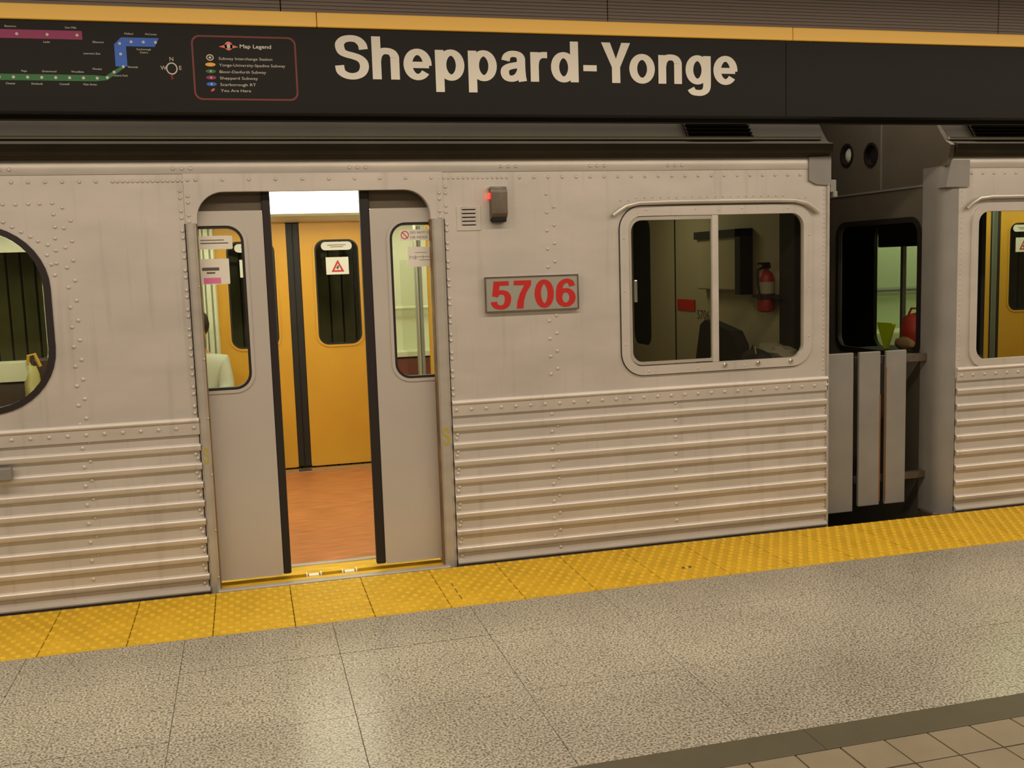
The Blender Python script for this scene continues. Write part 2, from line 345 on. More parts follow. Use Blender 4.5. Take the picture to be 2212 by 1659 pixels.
# bulkhead above the platform edge: brown ribbed panels, yellow trim, black sign band
wf = empty('wall_front', (2, -.30, 2.7), kind='structure')
FY = -.35
def ribbed(x0, x1):
    n = 26; z0, z1 = 2.7095, 3.12; p = [(-.25, z0)]
    for i in range(n):
        a = z0+(z1-z0)*i/n; d = (z1-z0)/n
        p += [(FY-.004, a+.001), (FY-.004, a+d*.72), (FY+.001, a+d*.74), (FY+.001, a+d*.98)]
    p += [(-.25, z1)]
    return G().prism(p, x0+.0025, x1-.0025).ob('ribbed_panel', BROWN, wf)
for a, b in ((-4.5, -1.3), (-1.3, .234), (.234, 1.781), (1.781, 4.02), (4.02, 6.2), (6.2, 9)): ribbed(a, b)
G().box((-4.5, -.25, 2.25), (9, -.20, 3.12)).ob('backing', DARK, wf)
for a, b in ((-4.5, -2.0), (-2.0, .389), (.389, 2.777), (2.777, 5.16), (5.16, 9)):
    G().bev((a+.0012, FY-.014, 2.645), (b-.0012, -.26, 2.7095), .004).ob('trim_1', STRIPY, kind='structure')

# ---------------------------------------------------------------- station sign
sign = empty('station_sign', (1.5, FY, 2.268), 'long black station name board with white lettering hung over the train under a yellow stripe', 'sign')
for a, b in ((-4.5, 2.745), (2.745, 9)):
    G().bev((a+.0006, FY, 2.268), (b-.001, -.26, 2.645), .002).ob('sign_panel', SIGNB, sign)
for V, F in lettered(outlined('Sheppard-Yonge'), .462, 2.470, 2.366, 2.616, FY-.0003, .003): link('letter', mesh('letter', V, F), SIGNW, sign)
yy = FY-.0006
MAG = mat('map_magenta', (140, 26, 88), .5); BLU = mat('map_blue', (36, 96, 200), .5); GRN = mat('map_green', (30, 104, 52), .5); FRM = mat('legend_red', (108, 30, 22), .5); LOGO = mat('logo_coral', (226, 120, 108), .5)
ORG = mat('map_orange', (238, 164, 30), .5); PRW = mat('print_white', (196, 192, 180), .5)
def flat(loop, m, name, y=yy, holes=(), parent=sign): return G().plate(loop, holes, y, y-.0008).ob(name, m, parent)
flat(rect(-3.2, 2.568, -.600, 2.604), MAG, 'route_line')
flat([(-.475, 2.460), (-.427, 2.460), (-.427, 2.545), (-.310, 2.545), (-.290, 2.582), (-.445, 2.582), (-.475, 2.552)], BLU, 'route_line')
flat([(-3.2, 2.396), (-.555, 2.396), (-.512, 2.402), (-.438, 2.455), (-.450, 2.463), (-.520, 2.418), (-.560, 2.422), (-3.2, 2.422)], GRN, 'route_line')
def dots(P):
    g = G()
    for x, z in P: g.plate(ell(x, z, .0062, .0062, 10), (), yy-.0009, yy-.0016)
    return g.ob('station_dots', PRW, sign, kind='stuff')
dots([(-.62-.118*i, 2.586) for i in range(5)]+[(-.305, 2.564), (-.355, 2.564), (-.405, 2.564), (-.452, 2.556), (-.451, 2.512), (-.444, 2.459), (-.483, 2.436), (-.512, 2.412)]+[(-.553-.055*i, 2.409) for i in range(12)])
for s, x, z in (('Don Mills', -.665, 2.613), ('Leslie', -.755, 2.552), ('Bessarion', -.90, 2.613), ('Bayview', -.995, 2.552),
                ('McCowan', -.345, 2.594), ('Midland', -.430, 2.594), ('Scarborough', -.385, 2.530), ('Centre', -.372, 2.517), ('Ellesmere', -.560, 2.556), ('Lawrence East', -.600, 2.508),
                ('Kennedy', -.425, 2.455), ('Warden', -.570, 2.444), ('Victoria Park', -.490, 2.418), ('Main Street', -.610, 2.379), ('Woodbine', -.655, 2.431), ('Coxwell', -.705, 2.379),
                ('Greenwood', -.770, 2.431), ('Donlands', -.815, 2.379), ('Pape', -.850, 2.431), ('Chester', -.915, 2.379), ('Broadview', -.985, 2.431), ('Castle Frank', -1.04, 2.379),
                ('Sherbourne', -1.10, 2.431), ('Wellesley', -1.07, 2.345), ('College', -1.07, 2.328), ('Dundas', -1.07, 2.311)):
    words_at(s, x, z, .0085, yy, PRW, sign, 'station_name')
flat(rr(-.158, 2.322, .292, 2.600, .035), FRM, 'legend_frame', holes=[rr(-.150, 2.330, .284, 2.592, .029)])
flat(ell(.000, 2.556, .017, .019), LOGO, 'logo'); flat([(-.042, 2.552), (-.012, 2.562), (.012, 2.562), (.042, 2.552), (.014, 2.546), (-.014, 2.546)], LOGO, 'logo')
flat(ell(.000, 2.555, .008, .010), PRW, 'logo', yy-.0009)
words_at('Map Legend', .048, 2.548, .017, yy, SIGNW, sign, 'legend_text', .135, .01)
for s, z, x1, m in (('Subway Interchange Station', 2.500, .185, None), ('Yonge-University-Spadina Subway', 2.472, .240, ORG), ('Bloor-Danforth Subway', 2.443, .155, GRN), ('Sheppard Subway', 2.416, .118, MAG),
                    ('Scarborough RT', 2.388, .108, BLU), ('You Are Here', 2.362, .085, None)):
    words_at(s, -.045, z-.004, .0125, yy, PRW, sign, 'legend_text', x1+.045)
    if m: flat(ell(-.082, z+.003, .022, .0085, 14), m, 'legend_key'); flat(ell(-.082, z+.003, .004, .004, 8), PRW, 'legend_key', yy-.0009)
flat(ell(-.082, 2.505, .016, .014), PRW, 'legend_key', holes=[ell(-.082, 2.505, .0115, .0095)]); flat(ell(-.082, 2.505, .006, .005, 10), PRW, 'legend_key')
flat(ell(-.078, 2.366, .010, .005, 10, .6), mat('pin_orange', (206, 84, 40), .5), 'legend_key')
flat(ell(-.245, 2.455, .024, .026, 20), PRW, 'compass_ring', holes=[ell(-.245, 2.455, .019, .021, 20)])
for s, x, z, m in (('N', -.252, 2.487, PRW), ('W', -.292, 2.449, PRW), ('E', -.214, 2.450, PRW), ('S', -.251, 2.410, REDP)): words_at(s, x, z, .018, yy, m, sign, 'compass_letter')

# ---------------------------------------------------------------- rivets
def rivet_mesh(r, h, n=8):
    V = []; F = []
    for q, z in ((1, 0), (.82, .55), (.42, .93)): V += [(r*q*math.cos(2*math.pi*k/n), -h*z, r*q*math.sin(2*math.pi*k/n)) for k in range(n)]
    for i in range(2): F += [(i*n+k, i*n+(k+1) % n, (i+1)*n+(k+1) % n, (i+1)*n+k) for k in range(n)]
    F.append(tuple(range(2*n, 3*n))); me = mesh('rivet', V, F, True, 1.2); me.materials.append(ALU); return me, V, F
RM, RV, RF = rivet_mesh(.0098, .0075)
def rivet(parent, x, z, y=0):
    o = link('rivet', RM, None, parent); o.location = (x, y, z)
def rivets_joined(parent, P, s=.5, name='small_rivets'):
    g = G()
    for x, z, y in P: g.add([(x+v[0]*s, y+v[1]*s, z+v[2]*s) for v in RV], RF)
    return g.ob(name, ALU, parent, True, 1.2, kind='stuff')
FZ = [.719-.0931*i for i in range(8)]          # ridge heights of the fluted side

def flutes(car, x0, x1):
    base = G().box((x0, 0, -.32), (x1, .02, .80)).ob('fluted_panel', ALU, car)
    for z in FZ:
        G().prism([(.004, z-.024), (-.014, z-.014), (-.0175, z-.006), (-.0175, z+.008), (-.013, z+.014), (.004, z+.021)], x0, x1).ob('ridge', ALU, base, True, .5)
    G().prism([(.01, -.010), (-.022, -.010), (-.026, -.004), (-.026, .002), (-.010, .016), (.01, .018)], x0, x1).ob('side_sill', ALU2, car, True, .5)
    return base
def belt(car, x0, x1): return G().prism([(.01, .782), (-.012, .784), (-.012, .842), (-.018, .846), (-.020, .853), (-.012, .864), (.01, .868)], x0, x1).ob('belt_rail', ALU, car, True, .5)
def roof(car, x0, x1):
    p = [(-.005, 2.088), (-.042, 2.095), (-.045, 2.150), (-.030, 2.165)]
    q = [(-.030, 2.165), (.020, 2.195), (.075, 2.262), (.122, 2.324), (.24, 2.420), (.45, 2.52), (.9, 2.60), (1.5, 2.63)]
    full = q+[(3.0-y, z) for y, z in reversed(q[:-1])]
    inner = [(3.0, 2.22), (0.05, 2.22), (.0, 2.10)]
    G().prism(full+inner, x0, x1).ob('roof', ROOFM, car, True, .4)
    G().prism([(-.004, 2.118), (-.040, 2.122), (-.046, 2.135), (-.044, 2.170), (-.030, 2.176), (.01, 2.176)], x0, x1).ob('gutter', ROOFM, car, True, .4)
    G().prism([(.02, 2.035), (-.004, 2.035), (-.006, 2.06), (-.004, 2.085), (.004, 2.105), (.02, 2.118)], x0, x1).ob('cove_panel', ALU2, car, True, .8)
def roof_vent(car, x0, x1):
    vent = G().prism([(.026, 2.212), (.068, 2.264), (.112, 2.322), (.122, 2.318), (.080, 2.258), (.036, 2.205)], x0, x1).ob('roof_vent', DARK, car)
    for i in range(6):
        t = i/5; y = .022+.084*t; z = 2.216+.106*t
        G().box((x0, y-.006, z), (x1, y+.012, z+.004)).ob('louver', ROOFM, vent)
    for x in (x0, x1-.01): G().prism([(.022, 2.216), (.106, 2.326), (.116, 2.318), (.032, 2.205)], x, x+.01).ob('vent_side', ROOFM, vent)

# ================================================================ the numbered car
car = empty('subway_car', (.5, 1.5, -1.1), 'silver ribbed subway car numbered 5706 with its double doors standing open', 'train')
LX0, LX1, RX0, RX1 = -4.2, -.250, 1.005, 3.215
DX0, DX1 = -.197, .938
WL = rr(-2.45, .965, -.890, 1.790, .27, 10)
pL = G().plate(rect(LX0, .80, LX1, 2.035), [WL], 0, .02).ob('side_panel', ALU, car)
pD = G().plate([(-.249, 1.80), (DX0, 1.80)]+[(DX0+.13-.13*math.cos(t), 1.82+.13*math.sin(t)) for t in [math.pi/2*i/8 for i in range(9)]]
               +[(DX1-.13+.13*math.sin(t), 1.82+.13*math.cos(t)) for t in [math.pi/2*i/8 for i in range(9)]]+[(DX1, 1.80), (1.004, 1.80), (1.004, 2.035), (-.249, 2.035)], [], -.004, .045).ob('door_header', ALU, car)
CW = rr(1.985, .962, 3.078, 1.822, .10, 8)
pR = G().plate(rect(RX0, .80, RX1, 2.035), [CW], 0, .02).ob('side_panel', ALU, car)
fL = flutes(car, LX0, LX1); fR = flutes(car, RX0+.004, RX1-.012)
bL = belt(car, LX0, LX1); bR = belt(car, RX0+.004, RX1-.006)
roof(car, LX0, RX1); roof_vent(car, 2.37, 2.76)
G().box((RX1-.03, .024, -.32), (RX1-.001, 2.97, 2.20)).ob('end_wall', ENDM, car)
G().bev((RX1-.014, -.012, -.3), (RX1+.002, .02, 1.95), .004).ob('corner_trim', ALU2, car)
G().plate([(3.083, 1.972), (3.13, 1.950), (3.222, 1.944), (3.222, 2.104), (3.083, 2.10)], [], -.014, .03).ob('corner_cap', GREYM, car)
hk = G(); hk.bev((3.222, -.006, 1.905), (3.262, .03, 1.975), .006); hk.bev((3.240, -.012, 1.878), (3.266, .024, 1.912), .005); hk.ob('lifting_hook', GREYM, car)
# rivets on the numbered car
for x in [-.997-.073*i for i in range(1, 4)]+[-.997, -.927, -.854, -.781, -.707, -.635]+[-.563+.0223*i for i in range(15)]: rivet(pL, x, 2.003)
for x in [-.227, -.191, -.068, .055, .181, .309, .437, .564, .688, .818, .948]: rivet(pD, x, 2.006, -.004)
rivets_joined(pR, [(.986+.0255*i, 2.004, 0) for i in range(15)], .8, 'close_rivets')
for i in range(22): rivet(pR, 1.412+.0773*i, 2.004)
for c in (-1.04, -.25, .58, 1.352, 1.836, 2.279):
    for d in (-.040, 0, .040): rivet(car.children[0] if False else pD, c+d, 2.060, -.006)
for x, z in [(-1.095, 1.905), (-1.041, 1.905), (-.987, 1.903), (-.933, 1.905), (-.885, 1.905), (-.831, 1.907), (-.789, 1.886), (-.83, 1.856), (-.758, 1.826), (-.827, 1.798), (-.79, 1.792), (-1.045, 1.825), (-1.009, 1.802),
             (-.974, 1.779), (-.936, 1.756), (-.905, 1.735), (-.865, 1.717), (-.831, 1.746), (-.758, 1.732), (-.79, 1.703), (-.832, 1.69), (-.872, 1.67), (-.834, 1.631), (-.856, 1.627), (-.845, 1.577)]: rivet(pL, x, z)
for i in range(9): rivet(pL, -.760, 1.642-.0932*i); rivet(pL, -.790, 1.610-.0928*i)
for i in range(8): rivet(fL, -.758, .781-.092*i); rivet(fL, -.788, .754-.092*i)
for i in range(12):
    z = 1.955-.094*i
    rivet(pL, -.266, z); rivet(pL, -.266, z-.033)
    rivet(pR, 1.019, z+.005); rivet(pR, 1.019, z-.026)
for z in (1.93, 1.90, 1.84, 1.81):
    rivet(pD, -.232, z, -.004); rivet(pD, .986, z, -.004)
for z in FZ: 
    rivet(fL, -.276, z-.034); rivet(fL, -.266, z-.056); rivet(fR, 1.034, z-.034); rivet(fR, 1.028, z-.056)
for i in range(10): rivet(pR, 1.592, 1.851-.0945*i) if not 1.31 < 1.851-.0945*i < 1.51 else None
for i in range(11): rivet(pR, 1.553, 1.918-.0945*i) if not 1.31 < 1.918-.0945*i < 1.51 else None
for i in range(9): rivet(fR, 1.583, .789-.0954*i) if .789-.0954*i > .02 else None
for i in range(8): rivet(fR, 1.551, .759-.0954*i)
for i in range(8): rivet(fR, 2.266, .771-.095*i)
for i in range(11): rivet(bL, -.276-.0815*i, .818, -.012)
for i in range(28): rivet(bR, 1.030+.0805*i, .816, -.012)
rivets_joined(pR, [(3.186, 1.92-.026*i, 0) for i in range(42)]+[(3.196, FZ[k]-.036-.02*j, .0) for k in range(8) for j in range(2)], .55, 'corner_rivets')
# door posts, sill
for x0, x1, s in ((-.250, -.200, 1), (.940, 1.004, -1)):
    a, b = (x0, x1)
    post = G().prism([(a, .10), (a, -.006), (a+.010, -.020), (b-.016, -.020), (b-.008, -.012), (b, -.006), (b, .10)], -.03, 1.802, 'z').ob('door_post', ALU2, car, True, .5)
    for z in (.06, .30, .58, .86, 1.15, 1.50): 
        o = link('screw', RM, None, post); o.location = (b-.006 if s == 1 else a+.012, -.016, z); o.scale = (.5, .5, .5)
words_l = link('letter', mesh('letter', *lettered(outlined('S', 0, 17, 14), -.238, -.216, .635, .715, -.0203, .0008)[0]), OCHRE, [c for c in car.children if c.name.startswith('door_post')][0])
words_r = link('letter', mesh('letter', *lettered(outlined('S', 0, 17, 14), .952, .988, .634, .728, -.0203, .0008)[0]), OCHRE, [c for c in car.children if c.name.startswith('door_post')][1])
sill = G().box((-.20, .0, -.06), (.94, .054, -.008)).box((-.20, .102, -.06), (.94, .250, -.006)).ob('door_sill', SILLY, car)
G().bev((-.215, -.040, -.045), (.965, .006, -.004), .006).ob('sill_nosing', ALU2, sill)
G().box((-.20, .054, -.06), (.94, .102, -.030)).ob('door_track', DARK, sill)
for x in (.262, .445):
    G().bev((x-.026, .052, -.03), (x+.026, .090, -.001), .003).ob('door_stop', PALEST, sill)
    for d in (-.036, .036): G().box((x+d-.003, .048, -.02), (x+d+.003, .098, .004)).ob('door_stop_clip', PALEST, sill)
G().bev((-.20, .245, -.05), (.94, .285, .002), .006).ob('threshold_strip', ALU2, sill)
for x in (-.2535, 1.0065): G().box((x-.002, -.005, -.03), (x+.002, .01, 1.80)).ob('post_joint', DARK, car)
for x in (-.2005, .9375): G().box((x-.0025, -.008, -.004), (x+.0025, .05, 1.80)).ob('post_seal', SEAL, car)
# door leaves
def leaf(x0, x1, edge, win, parent, y0, y1, z0, z1, m, win_r=.085, gl=GL, gasket=True, edge_up=0):
    lf = G().plate(rr(x0, z0, x1, z1, .012, 2), [rr(win[0], win[1], win[2], win[3], win_r)], y0, y1).ob('door_leaf', m, parent)
    s = 1 if y0 < y1 else -1
    if edge: G().bev((edge[0], min(y0, y1)+.002, z0), (edge[1], max(y0, y1)-.002, z1+edge_up), .008).ob('edge_rubber', BLACKR, lf)
    G().plate(rr(win[0]-.012, win[1]-.012, win[2]+.012, win[3]+.012, win_r+.012), [rr(win[0]+.004, win[1]+.004, win[2]-.004, win[3]-.004, win_r-.004)], y0-.006*s, y0+.010*s).ob('window_bead', m, lf, True, .5)
    if gasket: G().plate(rr(win[0]-.001, win[1]-.001, win[2]+.001, win[3]+.001, win_r), [rr(win[0]+.017, win[1]+.017, win[2]-.017, win[3]-.017, win_r-.016)], y0-.002*s, y1-.004*s).ob('window_gasket', BLACKR, lf)
    G().plate(rr(win[0]+.01, win[1]+.01, win[2]-.01, win[3]-.01, win_r-.01), [], (y0+y1)/2, (y0+y1)/2+.005).ob('window_pane', gl, lf)
    return lf
l1 = leaf(-.455, .110, (.108, .150), (-.345, .980, .018, 1.795), car, .060, .098, .016, 1.862, DOORM, edge_up=.125)
l2 = leaf(.636, 1.20, (.588, .638), (.728, .984, 1.09, 1.793), car, .060, .098, .016, 1.862, DOORM, edge_up=.125)
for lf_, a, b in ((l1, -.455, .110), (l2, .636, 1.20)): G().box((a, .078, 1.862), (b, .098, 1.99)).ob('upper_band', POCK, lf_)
G().plate(rr(.785, 1.697, 1.02, 1.752, .008), [], .060, .058).ob('sticker', PALEST, l2)
st = G().plate(ell(.811, 1.725, .021, .021, 20), [ell(.811, 1.725, .017, .017, 20)], .0578, .0572); st.plate([(.797, 1.738), (.800, 1.741), (.825, 1.712), (.822, 1.709)], [], .0578, .0572); st.ob('prohibition_mark', REDP, l2)
words_at('DO NOT C', .838, 1.731, .0125, .0578, INK, l2, 'lettering', .098); words_at('OR HOLD', .838, 1.707, .0125, .0578, INK, l2, 'lettering', .090)
G().plate(rect(.822, 1.562, .985, 1.664), [], .060, .058).ob('sticker', PALEST, l2)
dg_ = G(); 
for a, b, z in ((.832, .945, 1.612), (.845, .870, 1.604), (.860, .920, 1.634), (.880, .935, 1.596)): dg_.box((a, .0572, z), (b, .0578, z+.0018))
for x in (.832, .860, .900, .944): dg_.box((x, .0572, 1.600), (x+.0015, .0578, 1.622))
dg_.ob('door_diagram', INK, l2)
G().plate(rr(-.215, 1.678, -.040, 1.743, .006), [], .060, .058).ob('sticker', PALEST, l1)
G().plate(rr(-.215, 1.508, -.062, 1.632, .004), [], .060, .058).ob('sticker', PALEST, l1)
G().plate(rect(-.185, 1.512, -.105, 1.540), [], .0578, .0572).ob('pink_mark', PINK, l1)
G().box((-.19, .0572, 1.575), (-.11, .0578, 1.590)).box((-.17, .0572, 1.560), (-.13, .0578, 1.568)).ob('print', INK, l1)
G().box((-.19, .0572, 1.705), (-.06, .0578, 1.710)).box((-.19, .0572, 1.720), (-.08, .0578, 1.724)).ob('print', INK, l1)
# number plate, vent, marker lamp
pl = G().bev((1.203, -.020, 1.314), (1.712, .004, 1.498), .004).ob('number_plate', PLATEM, car)
G().plate(rect(1.203, 1.314, 1.712, 1.498), [rect(1.209, 1.320, 1.706, 1.491)], -.024, -.015).ob('plate_rim', GRIME, pl)
for V, F in lettered(outlined('5706', 7), 1.232, 1.694, 1.328, 1.476, -.0202, .002): link('digit', mesh('digit', V, F), RED, pl)
vt = G().bev((1.072, -.005, 1.738), (1.198, .003, 1.862), .002).ob('vent_grille', ALU, car)
for i in range(5):
    z = 1.764+.0195*i
    G().box((1.100, -.0062, z), (1.170, -.004, z+.009)).ob('slot', DARK, vt)
    G().prism([(-.005, z+.009), (-.013, z+.005), (-.013, z+.009), (-.006, z+.018)], 1.098, 1.172).ob('slat', ALU, vt)
ml = G().prism([(.0, 1.785), (-.045, 1.800), (-.060, 1.820), (-.060, 1.925), (-.052, 1.945), (-.030, 1.952), (.0, 1.952)], 1.246, 1.328).ob('marker_lamp', GRIME, car, True, .3)
G().bev((1.240, -.03, 1.945), (1.334, 0, 1.958), .004).ob('lamp_cap', CHROME, ml)
G().bev((1.2445, -.058, 1.93), (1.330, -.040, 1.938), .003).ob('lamp_cap', CHROME, ml)
G().bev((1.238, -.035, 1.895), (1.247, -.012, 1.925), .003).ob('red_lens', mat('red_lens', (220, 40, 30), .3, emit=(255, 50, 36), estr=1.6), ml)
G().bev((1.250, -.050, 1.776), (1.324, .0, 1.802), .006).ob('lamp_base', DARK, ml)
G().bev((-1.30, -.055, .634), (-1.096, -.012, .694), .006).ob('step_bracket', GREYM, car)
# cab window
cf = G().plate(rr(1.955, .937, 3.106, 1.846, .125, 9), [rr(2.002, .985, 3.052, 1.794, .075, 9)], -.012, .022).ob('cab_window', ALU, car, True, .4)
G().plate(rr(1.951, .933, 3.110, 1.850, .129, 9), [rr(1.958, .940, 3.103, 1.843, .122, 9)], -.004, .01).ob('frame_seal', BLACKR, cf)
G().plate(rr(2.004, .992, 2.505, 1.790, (.07, .004, .004, .07), 8), [rr(2.020, 1.008, 2.488, 1.772, (.06, .004, .004, .06), 8)], -.006, .012).ob('sliding_sash', ALU2, cf)
G().bev((2.492, -.010, .985), (2.530, .018, 1.792), .004).ob('window_mullion', ALU, cf)
G().plate(rr(2.010, .998, 2.500, 1.785, .06), [], .004, .008).ob('window_pane', GLD, cf)
G().plate(rr(2.500, .986, 3.050, 1.792, (.004, .07, .07, .004)), [], .010, .014).ob('window_pane', GLD, cf)
G().bev((2.030, -.022, 1.335), (2.046, -.002, 1.455), .005).ob('sash_handle', CHROME, cf)
rivets_joined(cf, [(x, z, -.012) for x, z in [(2.107, 1.826), (2.392, 1.826), (2.533, 1.820), (2.671, 1.826), (2.953, 1.822), (1.976, 1.677), (1.976, 1.396), (1.976, 1.109), (3.085, 1.671), (3.088, 1.385), (3.085, 1.104), (2.108, .957), (2.399, .957), (2.681, .957)]], .6, 'frame_screws')
for x in (2.562, 2.766, 2.970): G().lathe((x, -.012, .966), [(.012, 0), (.012, .008), (.007, .012)], (0, -1, 0), 10).ob('frame_bolt', CHROME, cf, True)
pts = [(1.915, -.018, 1.800), (1.945, -.024, 1.822), (1.985, -.026, 1.846), (2.06, -.026, 1.862), (2.25, -.026, 1.866), (2.55, -.026, 1.867), (2.85, -.026, 1.866), (2.99, -.026, 1.862), (3.06, -.026, 1.846), (3.10, -.024, 1.824), (3.140, -.018, 1.794)]
G().tube(pts, .0125, 8).ob('drip_rail', ALU2, car, True)
rivets_joined(pR, [(1.965+.046*i, 1.892 if 1 < i < 22 else 1.878, 0) for i in range(25)], .55, 'drip_rail_rivets')
for x, dz in ((2.60, .0), (2.68, .0), (2.36, .01)): pass
# passenger window
G().plate(rr(-2.475, .940, -.868, 1.815, .30, 10), [rr(-2.445, .970, -.900, 1.785, .265, 10)], -.006, .030).ob('window_gasket', BLACKR, car, True, .5)
G().plate(rr(-2.44, .97, -.90, 1.785, .27, 10), [], .012, .017).ob('window_pane', GL, car)
# interior
G().box((LX0, .285, -.06), (3.18, 2.95, 0)).ob('cabin_floor', FLOORW, car)
G().box((LX0, 2.80, .0), (3.18, 2.90, .006)).ob('floor_edge_strip', CHROME, car)
fw_ = G().plate([(LX0, 0), (-.200, 0), (-.200, 1.935), (.945, 1.935), (.945, 0), (1.90, 0), (1.90, 2.20), (LX0, 2.20)], [rr(-3.1, .93, -1.42, 1.76, .10)], 2.92, 2.97).ob('far_side_wall', CREAM, car)
G().plate(rr(-3.08, .95, -1.44, 1.74, .09), [], 2.94, 2.945).ob('window_pane', GL, fw_)
G().box((LX0, 2.985, -1.0), (LX1, 3.0, .90)).ob('far_outer_skin', ALU2, car)
for x0, x1 in ((-.345, -.31), (-.30, -.285), (-.275, -.24), (-.228, -.205), (.945, .99), (1.01, 1.03)): G().bev((x0, 2.885, 0), (x1, 2.925, 2.0), .006).ob('door_jamb', CREAM, fw_)
d1 = leaf(-.200, .338, (.335, .389), (-.118, .970, .250, 1.802), car, 2.955, 2.990, .012, 1.935, YEL)
d2 = leaf(.440, .965, (.387, .441), (.545, .970, .895, 1.802), car, 2.955, 2.990, .012, 1.935, YEL)
def far_sticks(d, x):
    G().plate(rr(x-.120, 1.715, x+.120, 1.780, .032), [], 2.952, 2.950).ob('sticker', PALEST, d)
    words_at('CAUTION DOOR', x-.075, 1.752, .010, 2.9498, INK, d, 'lettering') if False else None
    G().box((x-.07, 2.9490, 1.752), (x+.07, 2.9496, 1.757)).box((x-.05, 2.9490, 1.738), (x+.05, 2.9496, 1.743)).ob('print', INK, d)
    G().plate(rect(x-.088, 1.525, x+.088, 1.660), [], 2.952, 2.950).ob('sticker', PALEST, d)
    G().plate([(x-.048, 1.545), (x+.052, 1.545), (x+.004, 1.640)], [[(x-.026, 1.558), (x+.030, 1.558), (x+.004, 1.612)]], 2.9498, 2.9490).ob('warning_triangle', REDP, d)
    G().plate([(x-.012, 1.575), (x+.004, 1.562), (x+.014, 1.585), (x+.006, 1.600)], [], 2.9498, 2.9490).ob('warning_figure', INK, d)
far_sticks(d2, .722); far_sticks(d1, .068)
G().box((LX0, .02, 2.20), (3.18, 2.97, 2.215)).ob('cabin_ceiling', CREAM, car)
G().prism([(2.92, 1.935), (2.80, 1.94), (2.66, 1.968), (2.63, 1.985), (2.92, 2.19)], LX0, 1.90).ob('cornice', CREAM, car)
lm = G().prism([(2.66, 1.982), (2.30, 2.06), (2.27, 2.12), (2.40, 2.195), (2.66, 2.195)], -2.6, 1.85).ob('luminaire', DIFF, car, True, .8)
lm2 = G().prism([(.40, 1.99), (.70, 2.06), (.73, 2.12), (.60, 2.195), (.40, 2.195)], -2.6, 1.85).ob('luminaire', DIFF, car, True, .8)
G().box((-.46, .10, 2.03), (1.2, .30, 2.20)).ob('door_engine_cover', CREAM, car)
G().box((1.90, .05, 0), (1.93, 2.95, 2.20)).ob('cab_partition', CREAM, car)
G().tube([(1.186, 2.0, 0), (1.186, 2.0, 2.2)], .016, 10).ob('stanchion', CHROME, car, True)
ws = G().box((1.205, 2.0, .55), (1.213, 2.90, 1.62)).ob('windscreen', GL, car)
G().bev((1.202, 1.99, .50), (1.225, 2.014, 1.85), .004).ob('windscreen_frame', GREYM, car)
G().bev((1.262, 1.985, .05), (1.30, 2.014, 1.95), .004).ob('yellow_strip', YEL, car)  # narrow upright yellow strip beside the windscreen frame
G().tube([(1.03, 2.88, 1.242), (1.88, 2.88, 1.242)], .016, 8).ob('wall_rail', CREAM, car, True)
seat = G().bev((1.04, 2.72, .42), (1.88, 2.91, .862), .03).bev((1.04, 2.40, .36), (1.88, 2.80, .46), .03).ob('bench_seat', MAROON, car, True)
G().box((1.04, 2.70, .868), (1.88, 2.92, .905)).ob('bench_top_rail', CREAM, car)
G().bev((-3.2, 2.72, .42), (-.40, 2.91, .84), .03).bev((-3.2, 2.40, .36), (-.40, 2.80, .46), .03).ob('bench_seat', DBROWN, car, True)
G().prism([(-3.2, .842), (-1.500, .842), (-1.555, .975), (-3.2, .975)], 2.69, 2.92, 'y').ob('bench_top_rail', CREAM, car)
G().bev((-1.495, 2.70, .30), (-1.22, 2.76, 1.0), .02).ob('bench_end_panel', DBROWN, car)
# cab end of the numbered car
G().box((1.93, 2.88, 0), (3.18, 2.95, 2.20)).ob('cab_far_wall', CABW, car)
G().plate(rect(.05, 0, 2.9, 2.2), [rr(2.44, .87, 2.84, 1.88, .09)], 3.150, 3.165, 'yz').ob('cab_end_panel', CABW, car)
G().plate(rr(2.45, .88, 2.83, 1.87, .09), [], 3.168, 3.172, 'yz').ob('cab_oval_window', DARK, car)
G().box((3.145, 1.950, .2), (3.150, 1.962, 2.2)).ob('panel_joint', DARK, car)
G().bev((3.08, .80, 1.345), (3.15, 1.44, 1.70), .01).ob('equipment_box', CABW, car); G().box((3.06, .76, 1.32), (3.15, .83, 1.74)).box((3.06, .76, 1.69), (3.15, 1.44, 1.74)).ob('box_hood', CLOTHD, car)
G().box((3.142, 1.612, 1.182), (3.150, 1.913, 1.262)).ob('red_notice', REDP, car)
V, F = text('5706', 1, .01); V = [(3.149-v[2]*.3, 1.590-v[0]*.105, 1.128+v[1]*.092) for v in V]; link('cab_number', mesh('cab_number', V, F), INK, car)
G().box((3.10, .17, 0), (3.15, .34, 2.1)).ob('cab_duct', CLOTHD, car)
G().bev((2.78, .06, .30), (3.15, .62, .905), .01).ob('cab_desk', CABW, car)
G().box((RX1-.03, .024, -.95), (RX1-.001, 2.97, -.322)).ob('end_sill', ENDM, car)
G().box((LX0, .02, -.9), (3.2, .06, -.3)).ob('underframe', DARK, car)

